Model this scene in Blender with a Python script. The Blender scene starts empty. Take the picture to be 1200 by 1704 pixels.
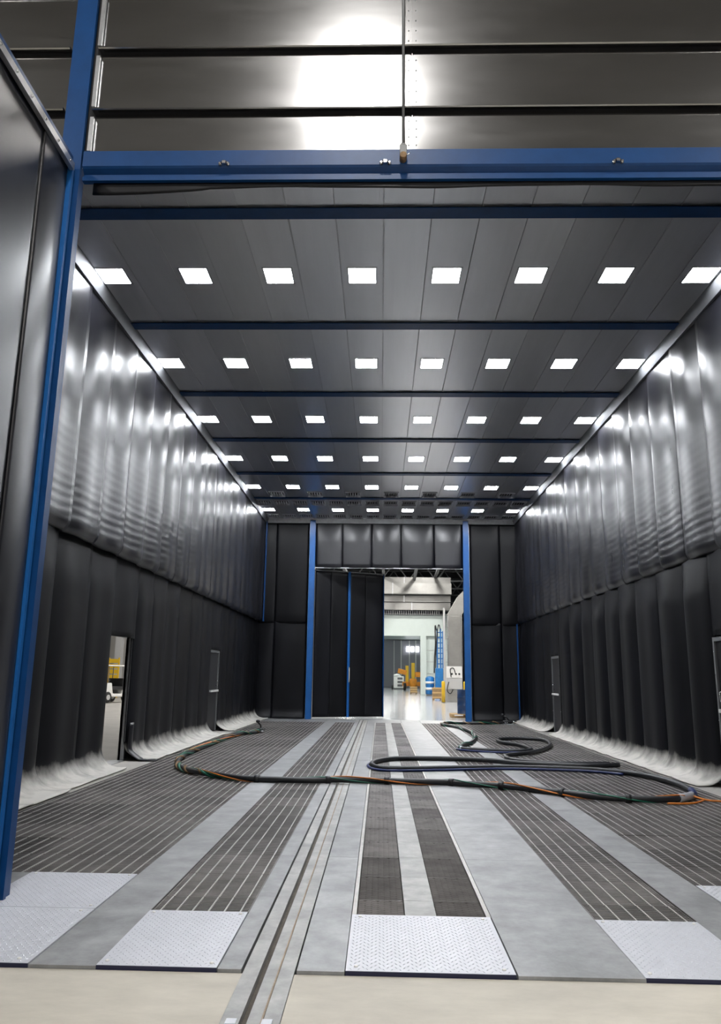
import bpy, math, random
from mathutils import Vector, Matrix

# ------------------------------------------------------------------ camera, world, exposure
sc = bpy.context.scene
COL = sc.collection
EYE = (0.0, 0.0, 1.45)
cam_data = bpy.data.cameras.new('camera')
cam = bpy.data.objects.new('camera', cam_data)
COL.objects.link(cam)
cam_data.sensor_fit = 'VERTICAL'
cam_data.sensor_height = 36.0
cam_data.lens = 1249.4 / 1704 * 36.0
cam_data.clip_start = 0.05
cam_data.clip_end = 400
_r = Vector((0.99958365, 0.02578517, 0.0129479))
_u = Vector((-0.00712345, -0.21431809, 0.97673794))
_f = Vector((-0.02796033, 0.97642351, 0.21404518))
cam.matrix_world = Matrix(((_r.x, _u.x, -_f.x, EYE[0]), (_r.y, _u.y, -_f.y, EYE[1]), (_r.z, _u.z, -_f.z, EYE[2]), (0, 0, 0, 1)))
sc.camera = cam

world = bpy.data.worlds.new('world')
sc.world = world
world.use_nodes = True
world.node_tree.nodes['Background'].inputs[0].default_value = (0.75, 0.8, 0.9, 1)
world.node_tree.nodes['Background'].inputs[1].default_value = 0.25

sc.view_settings.view_transform = 'Standard'
sc.view_settings.look = 'None'
sc.view_settings.gamma = 1.0
sc.view_settings.use_curve_mapping = False
sc.view_settings.exposure = 0.45
sc.cycles.sample_clamp_indirect = 12.0
sc.cycles.max_bounces = 8
sc.cycles.caustics_reflective = False
sc.cycles.caustics_refractive = False
BOOTH_LAMP = 52.0      # radiance of the booth's ceiling lamps
BAY_LAMP = 330.0       # radiance of the hall's high-bay lamps

rng = random.Random(7)
PI = math.pi


# ------------------------------------------------------------------ materials
def mat(name, color, rough=0.5, metal=0.0, spec=0.5, noise=0.0, nscale=6.0, stretch=(1, 1, 1), bump=0.0, bscale=60.0,
        rnoise=0.0, tone=0.0, emit=None, coat=0.0, color2=None, bstretch=None):
    m = bpy.data.materials.new(name)
    m.use_nodes = True
    nt = m.node_tree
    b = nt.nodes['Principled BSDF']
    b.inputs['Base Color'].default_value = (*color, 1)
    b.inputs['Roughness'].default_value = rough
    b.inputs['Metallic'].default_value = metal
    b.inputs['Specular IOR Level'].default_value = spec
    if coat:
        b.inputs['Coat Weight'].default_value = coat
        b.inputs['Coat Roughness'].default_value = 0.12
    if emit:
        b.inputs['Emission Color'].default_value = (*emit[0], 1)
        b.inputs['Emission Strength'].default_value = emit[1]
    geo = nt.nodes.new('ShaderNodeNewGeometry')
    mp = nt.nodes.new('ShaderNodeMapping')
    mp.inputs['Scale'].default_value = stretch
    nt.links.new(geo.outputs['Position'], mp.inputs['Vector'])
    nz = None
    if noise or rnoise:
        nz = nt.nodes.new('ShaderNodeTexNoise')
        nz.inputs['Scale'].default_value = nscale
        nz.inputs['Detail'].default_value = 8
        nz.inputs['Roughness'].default_value = 0.68
        nt.links.new(mp.outputs[0], nz.inputs['Vector'])
    last = None
    if noise:
        c2 = color2 or tuple(min(1, c * (1 + noise)) for c in color)
        c1 = color if color2 else tuple(c * (1 - noise) for c in color)
        ramp = nt.nodes.new('ShaderNodeValToRGB')
        ramp.color_ramp.elements[0].position = 0.32
        ramp.color_ramp.elements[1].position = 0.68
        ramp.color_ramp.elements[0].color = (*c1, 1)
        ramp.color_ramp.elements[1].color = (*c2, 1)
        nt.links.new(nz.outputs['Fac'], ramp.inputs['Fac'])
        last = ramp.outputs['Color']
    if tone:
        oi = nt.nodes.new('ShaderNodeObjectInfo')
        mr = nt.nodes.new('ShaderNodeMapRange')
        mr.inputs['To Min'].default_value = 1 - tone
        mr.inputs['To Max'].default_value = 1 + tone
        nt.links.new(oi.outputs['Random'], mr.inputs['Value'])
        mx = nt.nodes.new('ShaderNodeMix')
        mx.data_type = 'RGBA'
        mx.blend_type = 'MULTIPLY'
        mx.inputs['Factor'].default_value = 1
        if last:
            nt.links.new(last, mx.inputs[6])
        else:
            mx.inputs[6].default_value = (*color, 1)
        nt.links.new(mr.outputs[0], mx.inputs[7])
        last = mx.outputs[2]
    if last:
        nt.links.new(last, b.inputs['Base Color'])
    if rnoise:
        mr2 = nt.nodes.new('ShaderNodeMapRange')
        mr2.inputs['From Min'].default_value = 0.3
        mr2.inputs['From Max'].default_value = 0.7
        mr2.inputs['To Min'].default_value = max(0.02, rough - rnoise)
        mr2.inputs['To Max'].default_value = min(1, rough + rnoise)
        nt.links.new(nz.outputs['Fac'], mr2.inputs['Value'])
        nt.links.new(mr2.outputs[0], b.inputs['Roughness'])
    if bump:
        mp2 = nt.nodes.new('ShaderNodeMapping')
        mp2.inputs['Scale'].default_value = bstretch or stretch
        nt.links.new(geo.outputs['Position'], mp2.inputs['Vector'])
        n2 = nt.nodes.new('ShaderNodeTexNoise')
        n2.inputs['Scale'].default_value = bscale
        n2.inputs['Detail'].default_value = 3
        nt.links.new(mp2.outputs[0], n2.inputs['Vector'])
        bp = nt.nodes.new('ShaderNodeBump')
        bp.inputs['Strength'].default_value = bump
        bp.inputs['Distance'].default_value = 0.01
        nt.links.new(n2.outputs['Fac'], bp.inputs['Height'])
        nt.links.new(bp.outputs[0], b.inputs['Normal'])
    return m


def rubber_mat(name, dust_top, dust_col=(0.56, 0.54, 0.50), rough=0.33, spec=0.6, base=(0.010, 0.010, 0.014)):
    """black rubber curtain; pale blast dust settled on the part that lies on the floor"""
    m = mat(name, base, rough=rough, spec=spec, noise=0.35, nscale=2.2, stretch=(1, 1, 0.25), rnoise=0.06,
            tone=0.3)
    if dust_top:
        nt = m.node_tree
        b = nt.nodes['Principled BSDF']
        src = b.inputs['Base Color'].links[0].from_socket
        geo = nt.nodes.new('ShaderNodeNewGeometry')
        sep = nt.nodes.new('ShaderNodeSeparateXYZ')
        nt.links.new(geo.outputs['Position'], sep.inputs[0])
        nz = nt.nodes.new('ShaderNodeTexNoise')
        nz.inputs['Scale'].default_value = 4.0
        nz.inputs['Detail'].default_value = 6
        nt.links.new(geo.outputs['Position'], nz.inputs['Vector'])
        mul = nt.nodes.new('ShaderNodeMath')
        mul.operation = 'MULTIPLY_ADD'
        mul.inputs[1].default_value = -0.32
        nt.links.new(nz.outputs['Fac'], mul.inputs[0])
        nt.links.new(sep.outputs['Z'], mul.inputs[2])
        mr = nt.nodes.new('ShaderNodeMapRange')
        mr.inputs['From Min'].default_value = dust_top - 0.30
        mr.inputs['From Max'].default_value = dust_top - 0.05
        mr.inputs['To Min'].default_value = 1
        mr.inputs['To Max'].default_value = 0
        nt.links.new(mul.outputs[0], mr.inputs['Value'])
        mx = nt.nodes.new('ShaderNodeMix')
        mx.data_type = 'RGBA'
        mx.inputs[7].default_value = (*dust_col, 1)
        nt.links.new(mr.outputs[0], mx.inputs['Factor'])
        nt.links.new(src, mx.inputs[6])
        nt.links.new(mx.outputs[2], b.inputs['Base Color'])
        mr3 = nt.nodes.new('ShaderNodeMapRange')
        mr3.inputs['To Min'].default_value = rough + 0.08
        mr3.inputs['To Max'].default_value = 0.9
        nt.links.new(mr.outputs[0], mr3.inputs['Value'])
        for l in list(b.inputs['Roughness'].links):
            nt.links.remove(l)
        nt.links.new(mr3.outputs[0], b.inputs['Roughness'])
    return m


M = {}
M['rubber'] = rubber_mat('black_rubber', 0)
M['rubber_low'] = rubber_mat('black_rubber_dusty_hem', 0.175, rough=0.40, spec=0.15, base=(0.0045, 0.0047, 0.0065))
M['rubber_back'] = rubber_mat('black_rubber_rear', 0, rough=0.46, spec=0.24, base=(0.0045, 0.0047, 0.0065))
M['ceil'] = mat('galvanised_ceiling', (0.68, 0.69, 0.72), rough=0.33, metal=0.78, noise=0.05, nscale=1.0, stretch=(3, 0.2, 1), rnoise=0.03, tone=0.07)
M['galv'] = mat('galvanised_trim', (0.55, 0.56, 0.58), rough=0.35, metal=0.9, noise=0.12, nscale=9)
M['facade'] = mat('galvanised_facade', (0.36, 0.358, 0.36), rough=0.18, metal=1.0, noise=0.05, nscale=2.0, stretch=(0.4, 1, 2), rnoise=0.02,
                  tone=0.06)
M['steel'] = mat('floor_steel', (0.285, 0.29, 0.295), rough=0.47, metal=0.3, noise=0.38, nscale=3.4, rnoise=0.10, bump=0.05, bscale=25, tone=0.07)
M['steel_in'] = mat('floor_steel_worn', (0.36, 0.36, 0.35), rough=0.50, metal=0.3, noise=0.35, nscale=4.0, rnoise=0.10, bump=0.05, bscale=25, tone=0.08)
M['tread'] = mat('tread_plate', (0.60, 0.615, 0.67), rough=0.36, metal=0.12, noise=0.05, nscale=8, bump=0.02, bscale=40)
M['grate'] = mat('grating_steel', (0.16, 0.15, 0.145), rough=0.55, metal=0.5, noise=0.35, nscale=2.5, tone=0.28)
M['grate_rod'] = mat('grating_rod', (0.46, 0.45, 0.43), rough=0.45, metal=0.4, noise=0.15, nscale=6)
M['seam'] = mat('panel_seam', (0.62, 0.63, 0.66), rough=0.5, metal=0.2)
M['slot'] = mat('rail_slot', (0.10, 0.085, 0.07), rough=0.8, noise=0.3, nscale=8)
M['rust'] = mat('rusty_joint', (0.33, 0.26, 0.19), rough=0.8, noise=0.3, nscale=9)
M['facade_back'] = mat('steel_joint_shade', (0.05, 0.05, 0.055), rough=0.5, metal=0.5)  # galvanised backing darkened, paints shade into the gaps under the ribs
M['trim'] = mat('dull_trim', (0.22, 0.225, 0.24), rough=0.5, metal=0.6, noise=0.1, nscale=4)
M['pit'] = mat('pit_dust', (0.055, 0.05, 0.047), rough=0.9, noise=0.3, nscale=2)
M['blue'] = mat('blue_paint', (0.004, 0.045, 0.16), rough=0.38, spec=0.3, noise=0.12, nscale=5, bump=0.02)
M['blue_pale_lit'] = mat('blue_paint_pale_lit', (0.012, 0.11, 0.36), rough=0.35, noise=0.1, nscale=5)  # booth blue brightened: light painted into lit flanges and stiles; also lift rungs
M['navy'] = mat('navy_edge', (0.010, 0.012, 0.04), rough=0.5)
M['concrete'] = mat('beige_concrete', (0.54, 0.505, 0.435), rough=0.62, noise=0.12, nscale=1.6, stretch=(1, 2.2, 1), bump=0.05, bscale=30)
M['hallfloor'] = mat('polished_hall_floor', (0.42, 0.43, 0.45), rough=0.16, noise=0.06, nscale=0.6)
M['sidefloor'] = mat('grey_concrete', (0.36, 0.345, 0.32), rough=0.55, noise=0.12, nscale=1.2)
M['dark'] = mat('black_paint', (0.012, 0.012, 0.014), rough=0.45)
M['rubberhose'] = mat('hose_rubber', (0.016, 0.017, 0.020), rough=0.42, noise=0.25, nscale=12)
M['bluehose'] = mat('blue_hose', (0.012, 0.025, 0.11), rough=0.35)
M['greenline'] = mat('green_line', (0.01, 0.13, 0.08), rough=0.4)
M['orangeline'] = mat('orange_line', (0.62, 0.20, 0.03), rough=0.45)
M['tanwrap'] = mat('tan_wrap', (0.20, 0.12, 0.055), rough=0.7, noise=0.4, nscale=30)
M['tape'] = mat('silver_tape', (0.55, 0.56, 0.6), rough=0.3, metal=0.4)
M['chrome'] = mat('chrome', (0.7, 0.7, 0.72), rough=0.2, metal=1)
M['lens'] = mat('lamp_lens', (0.9, 0.9, 0.9), emit=((0.93, 0.96, 1.0), BOOTH_LAMP))
M['bay'] = mat('high_bay_lens', (0.9, 0.9, 0.9), emit=((1.0, 0.975, 0.935), BAY_LAMP))
M['boothfill'] = mat('booth_fill_glow', (0.9, 0.9, 0.9), emit=((1, 1, 0.97), 26.0))  # glow of the added fill strips inside the spray booth
M['wallgrey'] = mat('hall_wall', (0.42, 0.41, 0.39), rough=0.6, noise=0.05, nscale=0.4)
M['roof'] = mat('roof_deck', (0.22, 0.22, 0.225), rough=0.7)
M['truss'] = mat('truss_steel', (0.16, 0.165, 0.17), rough=0.5, metal=0.3)
M['mint'] = mat('mint_white_panel', (0.66, 0.74, 0.70), rough=0.4, noise=0.03, nscale=1)
M['duct'] = mat('duct_galvanised', (0.33, 0.325, 0.31), rough=0.45, metal=0.5, noise=0.12, nscale=0.8, tone=0.1)
M['greydoor'] = mat('grey_door_panel', (0.26, 0.26, 0.29), rough=0.5, tone=0.08)
M['window'] = mat('lit_window', (0.9, 0.9, 0.9), emit=((0.95, 0.98, 1.0), 4.0))
M['yellow'] = mat('yellow_paint', (0.72, 0.45, 0.02), rough=0.4)
M['orange'] = mat('orange_paint', (0.70, 0.26, 0.02), rough=0.45, noise=0.2, nscale=3)
M['cobalt'] = mat('cobalt_paint', (0.02, 0.17, 0.45), rough=0.35, noise=0.15, nscale=4)
M['drum'] = mat('drum_blue', (0.010, 0.04, 0.12), rough=0.35)
M['wood'] = mat('pallet_wood', (0.55, 0.36, 0.16), rough=0.7, noise=0.2, nscale=12, stretch=(6, 1, 1))
M['card'] = mat('brown_crate', (0.30, 0.20, 0.10), rough=0.8, noise=0.15, nscale=5)
M['white'] = mat('white_plastic', (0.78, 0.78, 0.76), rough=0.35)
M['cabinet'] = mat('cabinet_grey', (0.50, 0.50, 0.50), rough=0.45)
M['tyre'] = mat('tyre', (0.02, 0.02, 0.02), rough=0.8)


# ------------------------------------------------------------------ mesh helper
class MB:
    def __init__(s):
        s.v, s.f, s.smooth = [], [], []

    def poly(s, pts, sm=False):
        n = len(s.v)
        s.v += [tuple(p) for p in pts]
        s.f.append(tuple(range(n, n + len(pts))))
        s.smooth.append(sm)

    def box(s, x0, x1, y0, y1, z0, z1):
        n = len(s.v)
        s.v += [(x0, y0, z0), (x1, y0, z0), (x1, y1, z0), (x0, y1, z0), (x0, y0, z1), (x1, y0, z1), (x1, y1, z1), (x0, y1, z1)]
        for q in ((3, 2, 1, 0), (4, 5, 6, 7), (0, 1, 5, 4), (1, 2, 6, 5), (2, 3, 7, 6), (3, 0, 4, 7)):
            s.f.append(tuple(n + i for i in q))
            s.smooth.append(False)
        return s

    def bar(s, a, b, w, h=None, up=(0, 0, 1)):
        """box-section bar between two points"""
        a, b = Vector(a), Vector(b)
        d = (b - a).normalized()
        u = Vector(up)
        if abs(d.dot(u)) > 0.98:
            u = Vector((0, 1, 0))
        r = d.cross(u).normalized()
        u = r.cross(d)
        h = h or w
        n = len(s.v)
        for p in (a, b):
            for i, j in ((-1, -1), (1, -1), (1, 1), (-1, 1)):
                s.v.append(tuple(p + r * (i * w / 2) + u * (j * h / 2)))
        for q in ((3, 2, 1, 0), (4, 5, 6, 7), (0, 1, 5, 4), (1, 2, 6, 5), (2, 3, 7, 6), (3, 0, 4, 7)):
            s.f.append(tuple(n + i for i in q))
            s.smooth.append(False)
        return s

    def tube(s, pts, r, n=8, cap=True):
        pts = [Vector(p) for p in pts]
        rad = r if isinstance(r, (list, tuple)) else [r] * len(pts)
        base = len(s.v)
        prev = None
        for i, p in enumerate(pts):
            a = pts[max(0, i - 1)]
            b = pts[min(len(pts) - 1, i + 1)]
            d = (b - a).normalized()
            if prev is None:
                u = Vector((0, 0, 1)) if abs(d.z) < 0.9 else Vector((1, 0, 0))
            else:
                u = prev
            u = (u - d * u.dot(d)).normalized()
            prev = u
            w = d.cross(u)
            for k in range(n):
                t = 2 * PI * k / n
                s.v.append(tuple(p + (u * math.cos(t) + w * math.sin(t)) * rad[i]))
        for i in range(len(pts) - 1):
            for k in range(n):
                a = base + i * n + k
                b = base + i * n + (k + 1) % n
                s.f.append((a, b, b + n, a + n))
                s.smooth.append(True)
        if cap:
            s.f.append(tuple(base + k for k in reversed(range(n))))
            s.smooth.append(False)
            e = base + (len(pts) - 1) * n
            s.f.append(tuple(e + k for k in range(n)))
            s.smooth.append(False)
        return s

    def lathe(s, c, prof, n=20, axis='z'):
        """profile of (radius, height) spun round an axis through c"""
        pts, rad = [], []
        base = len(s.v)
        for r, h in prof:
            for k in range(n):
                t = 2 * PI * k / n
                a, b = r * math.cos(t), r * math.sin(t)
                if axis == 'z':
                    s.v.append((c[0] + a, c[1] + b, c[2] + h))
                elif axis == 'x':
                    s.v.append((c[0] + h, c[1] + a, c[2] + b))
                else:
                    s.v.append((c[0] + b, c[1] + h, c[2] + a))
        for i in range(len(prof) - 1):
            for k in range(n):
                a = base + i * n + k
                b = base + i * n + (k + 1) % n
                s.f.append((a, b, b + n, a + n))
                s.smooth.append(True)
        s.f.append(tuple(base + k for k in reversed(range(n))))
        s.smooth.append(False)
        e = base + (len(prof) - 1) * n
        s.f.append(tuple(e + k for k in range(n)))
        s.smooth.append(False)
        return s

    def grid(s, fn, nu, nv, sm=True):
        base = len(s.v)
        for i in range(nu + 1):
            for j in range(nv + 1):
                s.v.append(tuple(fn(i / nu, j / nv)))
        for i in range(nu):
            for j in range(nv):
                a = base + i * (nv + 1) + j
                s.f.append((a, a + nv + 1, a + nv + 2, a + 1))
                s.smooth.append(sm)
        return s

    def extrude(s, poly, axis, a0, a1):
        """2-D outline pushed along an axis ('x': outline is (y,z); 'y': (x,z); 'z': (x,y))"""
        def P(p, a):
            return {'x': (a, p[0], p[1]), 'y': (p[0], a, p[1]), 'z': (p[0], p[1], a)}[axis]
        n = len(poly)
        base = len(s.v)
        s.v += [P(p, a0) for p in poly] + [P(p, a1) for p in poly]
        s.f.append(tuple(base + i for i in range(n)))
        s.f.append(tuple(base + n + i for i in reversed(range(n))))
        s.smooth += [False, False]
        for i in range(n):
            j = (i + 1) % n
            s.f.append((base + i, base + n + i, base + n + j, base + j))
            s.smooth.append(False)
        return s

    def mesh(s, name, m):
        me = bpy.data.meshes.new(name)
        me.from_pydata(s.v, [], s.f)
        me.polygons.foreach_set('use_smooth', s.smooth)
        for x in (m if isinstance(m, (list, tuple)) else [m]):
            me.materials.append(M[x])
        me.update()
        return me

    def build(s, name, m, parent=None, loc=None, solid=0, bevel=0):
        o = bpy.data.objects.new(name, s.mesh(name, m))
        COL.objects.link(o)
        if parent:
            o.parent = parent
        if loc:
            o.location = loc
        if solid:
            md = o.modifiers.new('thickness', 'SOLIDIFY')
            md.thickness = solid
            md.offset = 0
        if bevel:
            md = o.modifiers.new('bevel', 'BEVEL')
            md.width = bevel
            md.segments = 2
            md.limit_method = 'ANGLE'
        return o


def box(*a):
    return MB().box(*a)


def tag(o, label, cat, group=None, kind=None):
    o['label'] = label
    if cat:
        o['category'] = cat
    if group:
        o['group'] = group
    if kind:
        o['kind'] = kind
    return o


def struct(o, label, cat=None):
    o['kind'] = 'structure'
    o['label'] = label
    if cat:
        o['category'] = cat
    return o


def thing(name, label, cat, loc=(0, 0, 0), group=None, rz=0):
    o = bpy.data.objects.new(name, None)
    COL.objects.link(o)
    o.location = loc
    o.rotation_euler.z = rz
    o.empty_display_size = 0.2
    return tag(o, label, cat, group)


def inst(src, name, parent, loc, mesh=None):
    o = bpy.data.objects.new(name, mesh or src.data)
    COL.objects.link(o)
    o.parent = parent
    o.location = loc
    return o


def copy_tree(root, loc, label=None):
    r = root.copy()
    COL.objects.link(r)
    r.location = loc
    if label:
        r['label'] = label
    for ch in list(root.children):
        c = ch.copy()
        COL.objects.link(c)
        c.parent = r
        for g in ch.children:
            d = g.copy()
            COL.objects.link(d)
            d.parent = c
    return r


def spline(pts, step=6):
    P = [Vector(p) for p in pts]
    out = []
    for i in range(len(P) - 1):
        p0 = P[max(0, i - 1)]
        p1, p2 = P[i], P[i + 1]
        p3 = P[min(len(P) - 1, i + 2)]
        for k in range(step):
            t = k / step
            out.append(0.5 * ((2 * p1) + (p2 - p0) * t + (2 * p0 - 5 * p1 + 4 * p2 - p3) * t * t + (3 * p1 - p0 - 3 * p2 + p3) * t ** 3))
    out.append(P[-1])
    return out


# ------------------------------------------------------------------ dimensions of the booth (metres)
XL, XR = -4.20, 4.80          # hanging planes of the upper side curtains
ZC = 7.02                     # underside of the ceiling panels
YB = 26.72                    # rear wall curtains
YF = 5.22                     # front face of the opening
BAYS = [5.42, 8.20, 11.24, 14.26, 17.28, 20.34, 23.32, 26.75]
PX0, PP = -4.165, 0.595       # ceiling panel columns

# ------------------------------------------------------------------ floors
mb = MB()
mb.box(-30, -0.68, -14, 4.165, -0.3, -0.014)
mb.box(-0.42, 30, -14, 4.165, -0.3, -0.014)
mb.box(-0.68, -0.42, -14, 4.165, -0.3, -0.10)
mb.box(-30, -2.96, 4.165, 5.31, -0.3, -0.014)
mb.box(3.31, 30, 4.165, 5.31, -0.3, -0.014)
struct(mb.build('floor_concrete', 'concrete'), 'beige concrete hall floor in front of the booth', 'floor')

floor = struct(box(-4.5, 5.0, 4.17, 26.9, -0.5, -0.38).build('floor', 'pit'), 'booth floor of grey steel strips and dark steel gratings over a pit', 'floor')

struct(box(-45, -4.51, 5.32, 70, -0.3, -0.014).build('floor_side', 'sidefloor'), 'grey concrete floor outside the side doorway', 'floor')
struct(box(5.12, 40, 5.32, 26.94, -0.3, -0.014).build('floor_side', 'sidefloor'), 'grey concrete floor outside the booth wall without doorway', 'floor')
struct(box(-4.5, 40, 26.95, 150, -0.3, -0.008).build('floor_hall', 'hallfloor'), 'shiny pale grey floor of the hall behind the rear door', 'floor')

GY0 = 5.10
PITCH = 0.605


def grate_mesh(w, l, name, first=0.0):
    """bar grating: thin cross bars close together under pale lengthwise rods"""
    a = MB()
    n = max(1, round(l / 0.0302))
    for i in range(n):
        y = (i + 0.5) * l / n
        a.box(0.004, w - 0.004, y - 0.0065, y + 0.0065, -0.045, -0.006)
    a.box(0.0, 0.006, 0.003, l - 0.003, -0.045, -0.004)
    a.box(w - 0.006, w, 0.003, l - 0.003, -0.045, -0.004)
    for y in (0.004, l - 0.004):
        a.box(0, w, y - 0.003, y + 0.003, -0.045, -0.003)
    nb = len(a.f)
    k = max(1, round(w / 0.1))
    for i in range(k):
        x = (i + 0.5) * w / k
        a.box(x - 0.0045, x + 0.0045, 0.003, l - 0.003, -0.012, 0.0)
    me = a.mesh(name, ['grate', 'grate_rod'])
    for p in me.polygons:
        if p.index >= nb:
            p.material_index = 1
    return me


def mesh_mesh(w, l, name):
    """expanded-metal walkway mesh: raised diamond strands"""
    a = MB()
    nx, ny = round(w / 0.042), round(l / 0.022)
    dx, dy = w / nx, l / ny
    for j in range(ny):
        y = j * dy
        pts = []
        for i in range(nx + 1):
            pts.append((i * dx, y + dy * (0.5 + (0.42 if (i + j) % 2 else -0.42))))
        for i in range(nx):
            (x0, y0), (x1, y1) = pts[i], pts[i + 1]
            t = 0.0042
            b = len(a.v)
            a.v += [(x0, y0 - t, -0.006), (x1, y1 - t, -0.006), (x1, y1 + t, 0.0), (x0, y0 + t, 0.0), (x1, y1 - t, -0.02), (x0, y0 - t, -0.02)]
            a.f += [(b, b + 1, b + 2, b + 3), (b + 5, b + 4, b + 1, b)]
            a.smooth += [False, False]
    a.box(0, w, 0.0, 0.006, -0.03, 0.0)
    a.box(0, w, l - 0.006, l, -0.03, 0.0)
    return a.mesh(name, 'grate')


YEND = 25.1


def rows(y0):
    ys = []
    y = y0
    first = 5.43 if y0 < 5.3 else y0
    if y0 < 5.3:
        ys.append((y0, 5.43))
    y = first
    while y < YEND - 0.2:
        ys.append((y, min(y + PITCH, YEND)))
        y += PITCH
    return ys


GM = {}
for nm, x0, x1, y0 in (('a', -3.84, -2.81, 5.95), ('a', -2.81, -1.78, 5.95), ('b', -1.425, -0.815, 5.10), ('b', 1.335, 1.955, 5.10),
                       ('a', 2.29, 3.34, 5.95), ('a', 3.34, 4.40, 5.95)):
    for ya, yb in rows(y0):
        key = (round(x1 - x0, 3), round(yb - ya, 3))
        if key not in GM:
            GM[key] = grate_mesh(x1 - x0 - 0.006, yb - ya - 0.004, 'grating_panel')
        o = inst(None, 'grating_panel', floor, (x0 + 0.003, ya + 0.002, rng.uniform(-0.003, 0.0015)), GM[key])
for x0, x1 in ((-0.135, 0.163), (0.362, 0.665)):
    for ya, yb in rows(5.10):
        key = ('m', round(x1 - x0, 3), round(yb - ya, 3))
        if key not in GM:
            GM[key] = mesh_mesh(x1 - x0 - 0.006, yb - ya - 0.006, 'mesh_panel')
        o = inst(None, 'mesh_panel', floor, (x0 + 0.003, ya + 0.003, rng.uniform(-0.003, 0.0)), GM[key])
# plates between the mesh panels
for ya, yb in rows(5.10):
    a = box(0.166, 0.359, ya + 0.002, yb - 0.002, -0.03, 0.001)
    a.build('steel_plate', 'steel_in', floor)
# long steel strips
cuts = [4.17, 6.62, 9.05, 11.5, 13.9, 16.3, 18.75, 21.2, 23.6, 25.1]
for x0, x1 in ((-1.775, -1.43), (-0.81, -0.69), (-0.41, -0.17), (0.70, 1.33), (1.96, 2.285)):
    for i in range(len(cuts) - 1):
        box(x0, x1, cuts[i] + (0 if i == 0 else 0.002), cuts[i + 1] - 0.002, -0.03, 0.002).build('steel_plate', 'steel', floor)
# bright edge angles of the mesh lane
for x0, x1 in ((-0.165, -0.138), (0.668, 0.695)):
    box(x0, x1, 5.09, YEND, -0.03, 0.004).build('edge_angle', 'grate_rod', floor)
for x0, x1 in ((-1.43, -1.426), (-0.815, -0.811), (1.331, 1.335), (1.956, 1.96)):
    box(x0, x1, 5.09, YEND, -0.03, 0.003).build('edge_angle', 'grate', floor)
# threshold plates at the rear
for x0, x1 in ((-3.84, -1.78), (-1.775, -0.69), (-0.41, 0.695), (0.70, 1.33), (1.335, 2.285), (2.29, 4.40)):
    box(x0 + 0.003, x1 - 0.003, 25.105, 26.93, -0.03, 0.001).build('steel_plate', 'steel', floor)
for x0, x1 in ((-3.84, -2.575), (3.025, 4.40)):
    box(x0, x1, 5.33, 5.945, -0.03, 0.001).build('steel_plate', 'steel', floor)
# concrete ledges under the dusty hems
for x0, x1 in ((-4.5, -3.845), (4.405, 5.0)):
    box(x0, x1, 5.42, 26.9, -0.3, -0.004).build('ledge', 'sidefloor', floor)

# rail track in its slot
rail = thing('rail_track', 'long sunken steel rail track running from the concrete through the booth floor', 'rail', (-0.55, 4.0, 0))
a = MB()
for s0, s1 in ((-18, -0.65), (-0.645, 22.9)):
    z = -0.004 if s1 > 0 else -0.012
    a.box(-0.128, -0.046, s0, s1, -0.05, z)
    a.box(-0.014, 0.128, s0, s1, -0.05, z - 0.004)
a.build('flange', 'steel_in', rail)
box(-0.045, -0.015, -18, 22.9, -0.06, -0.035).build('slot', 'slot', rail)
box(0.045, 0.053, -18, 22.9, -0.05, -0.003).build('joint_strip', 'rust', rail)
for x0, y in ((-0.105, -0.42), (0.05, -0.42)):
    box(x0, x0 + 0.045, y, y + 0.05, -0.012, -0.002).build('weld_pad', 'tread', rail)


def tread_plate(x0, x1, y0, y1, label, bolts):
    t = thing('tread_plate', label, 'plate', (x0, y0, 0), 'pale tread plates along the booth entrance')
    w, l = x1 - x0 - 0.006, y1 - y0 - 0.004
    box(0.0, w, 0.0, l, -0.02, 0.006).build('plate', 'tread', t)
    if y0 < 4.3:
        box(0.0, w, -0.004, 0.003, -0.03, 0.0045).build('front_edge', 'navy', t)
    a = MB()
    p = 0.042
    i = 0
    y = 0.025
    while y < l - 0.012:
        x = 0.025 + (p / 2 if i % 2 else 0)
        j = 0
        while x < w - 0.015:
            s = 1 if (i + j) % 2 else -1
            c, q = 0.0145 * 0.92, 0.0145 * 0.39 * s
            hx, hy = -q * 0.30 / 0.39 * 0.9, c * 0.30
            b = len(a.v)
            a.v += [(x - q * 1.6, y - c, 0.006), (x + 0.0052, y, 0.006), (x + q * 1.6, y + c, 0.006), (x - 0.0052, y, 0.006), (x, y - c * 0.35, 0.0085), (x, y + c * 0.35, 0.0085)]
            a.f += [(b, b + 1, b + 4), (b + 1, b + 5, b + 4), (b + 1, b + 2, b + 5), (b + 2, b + 3, b + 5), (b + 3, b + 4, b + 5), (b + 3, b, b + 4)]
            a.smooth += [False] * 6
            x += p
            j += 1
        y += p * 0.62
        i += 1
    o = a.build('tread_lugs', 'tread', t)
    o['kind'] = 'stuff'
    for bx, by in bolts:
        MB().lathe((bx * w, by * l, 0.006), [(0.011, 0), (0.011, 0.004), (0.006, 0.007)], 10).build('bolt', 'white', t)
    return t


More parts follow.
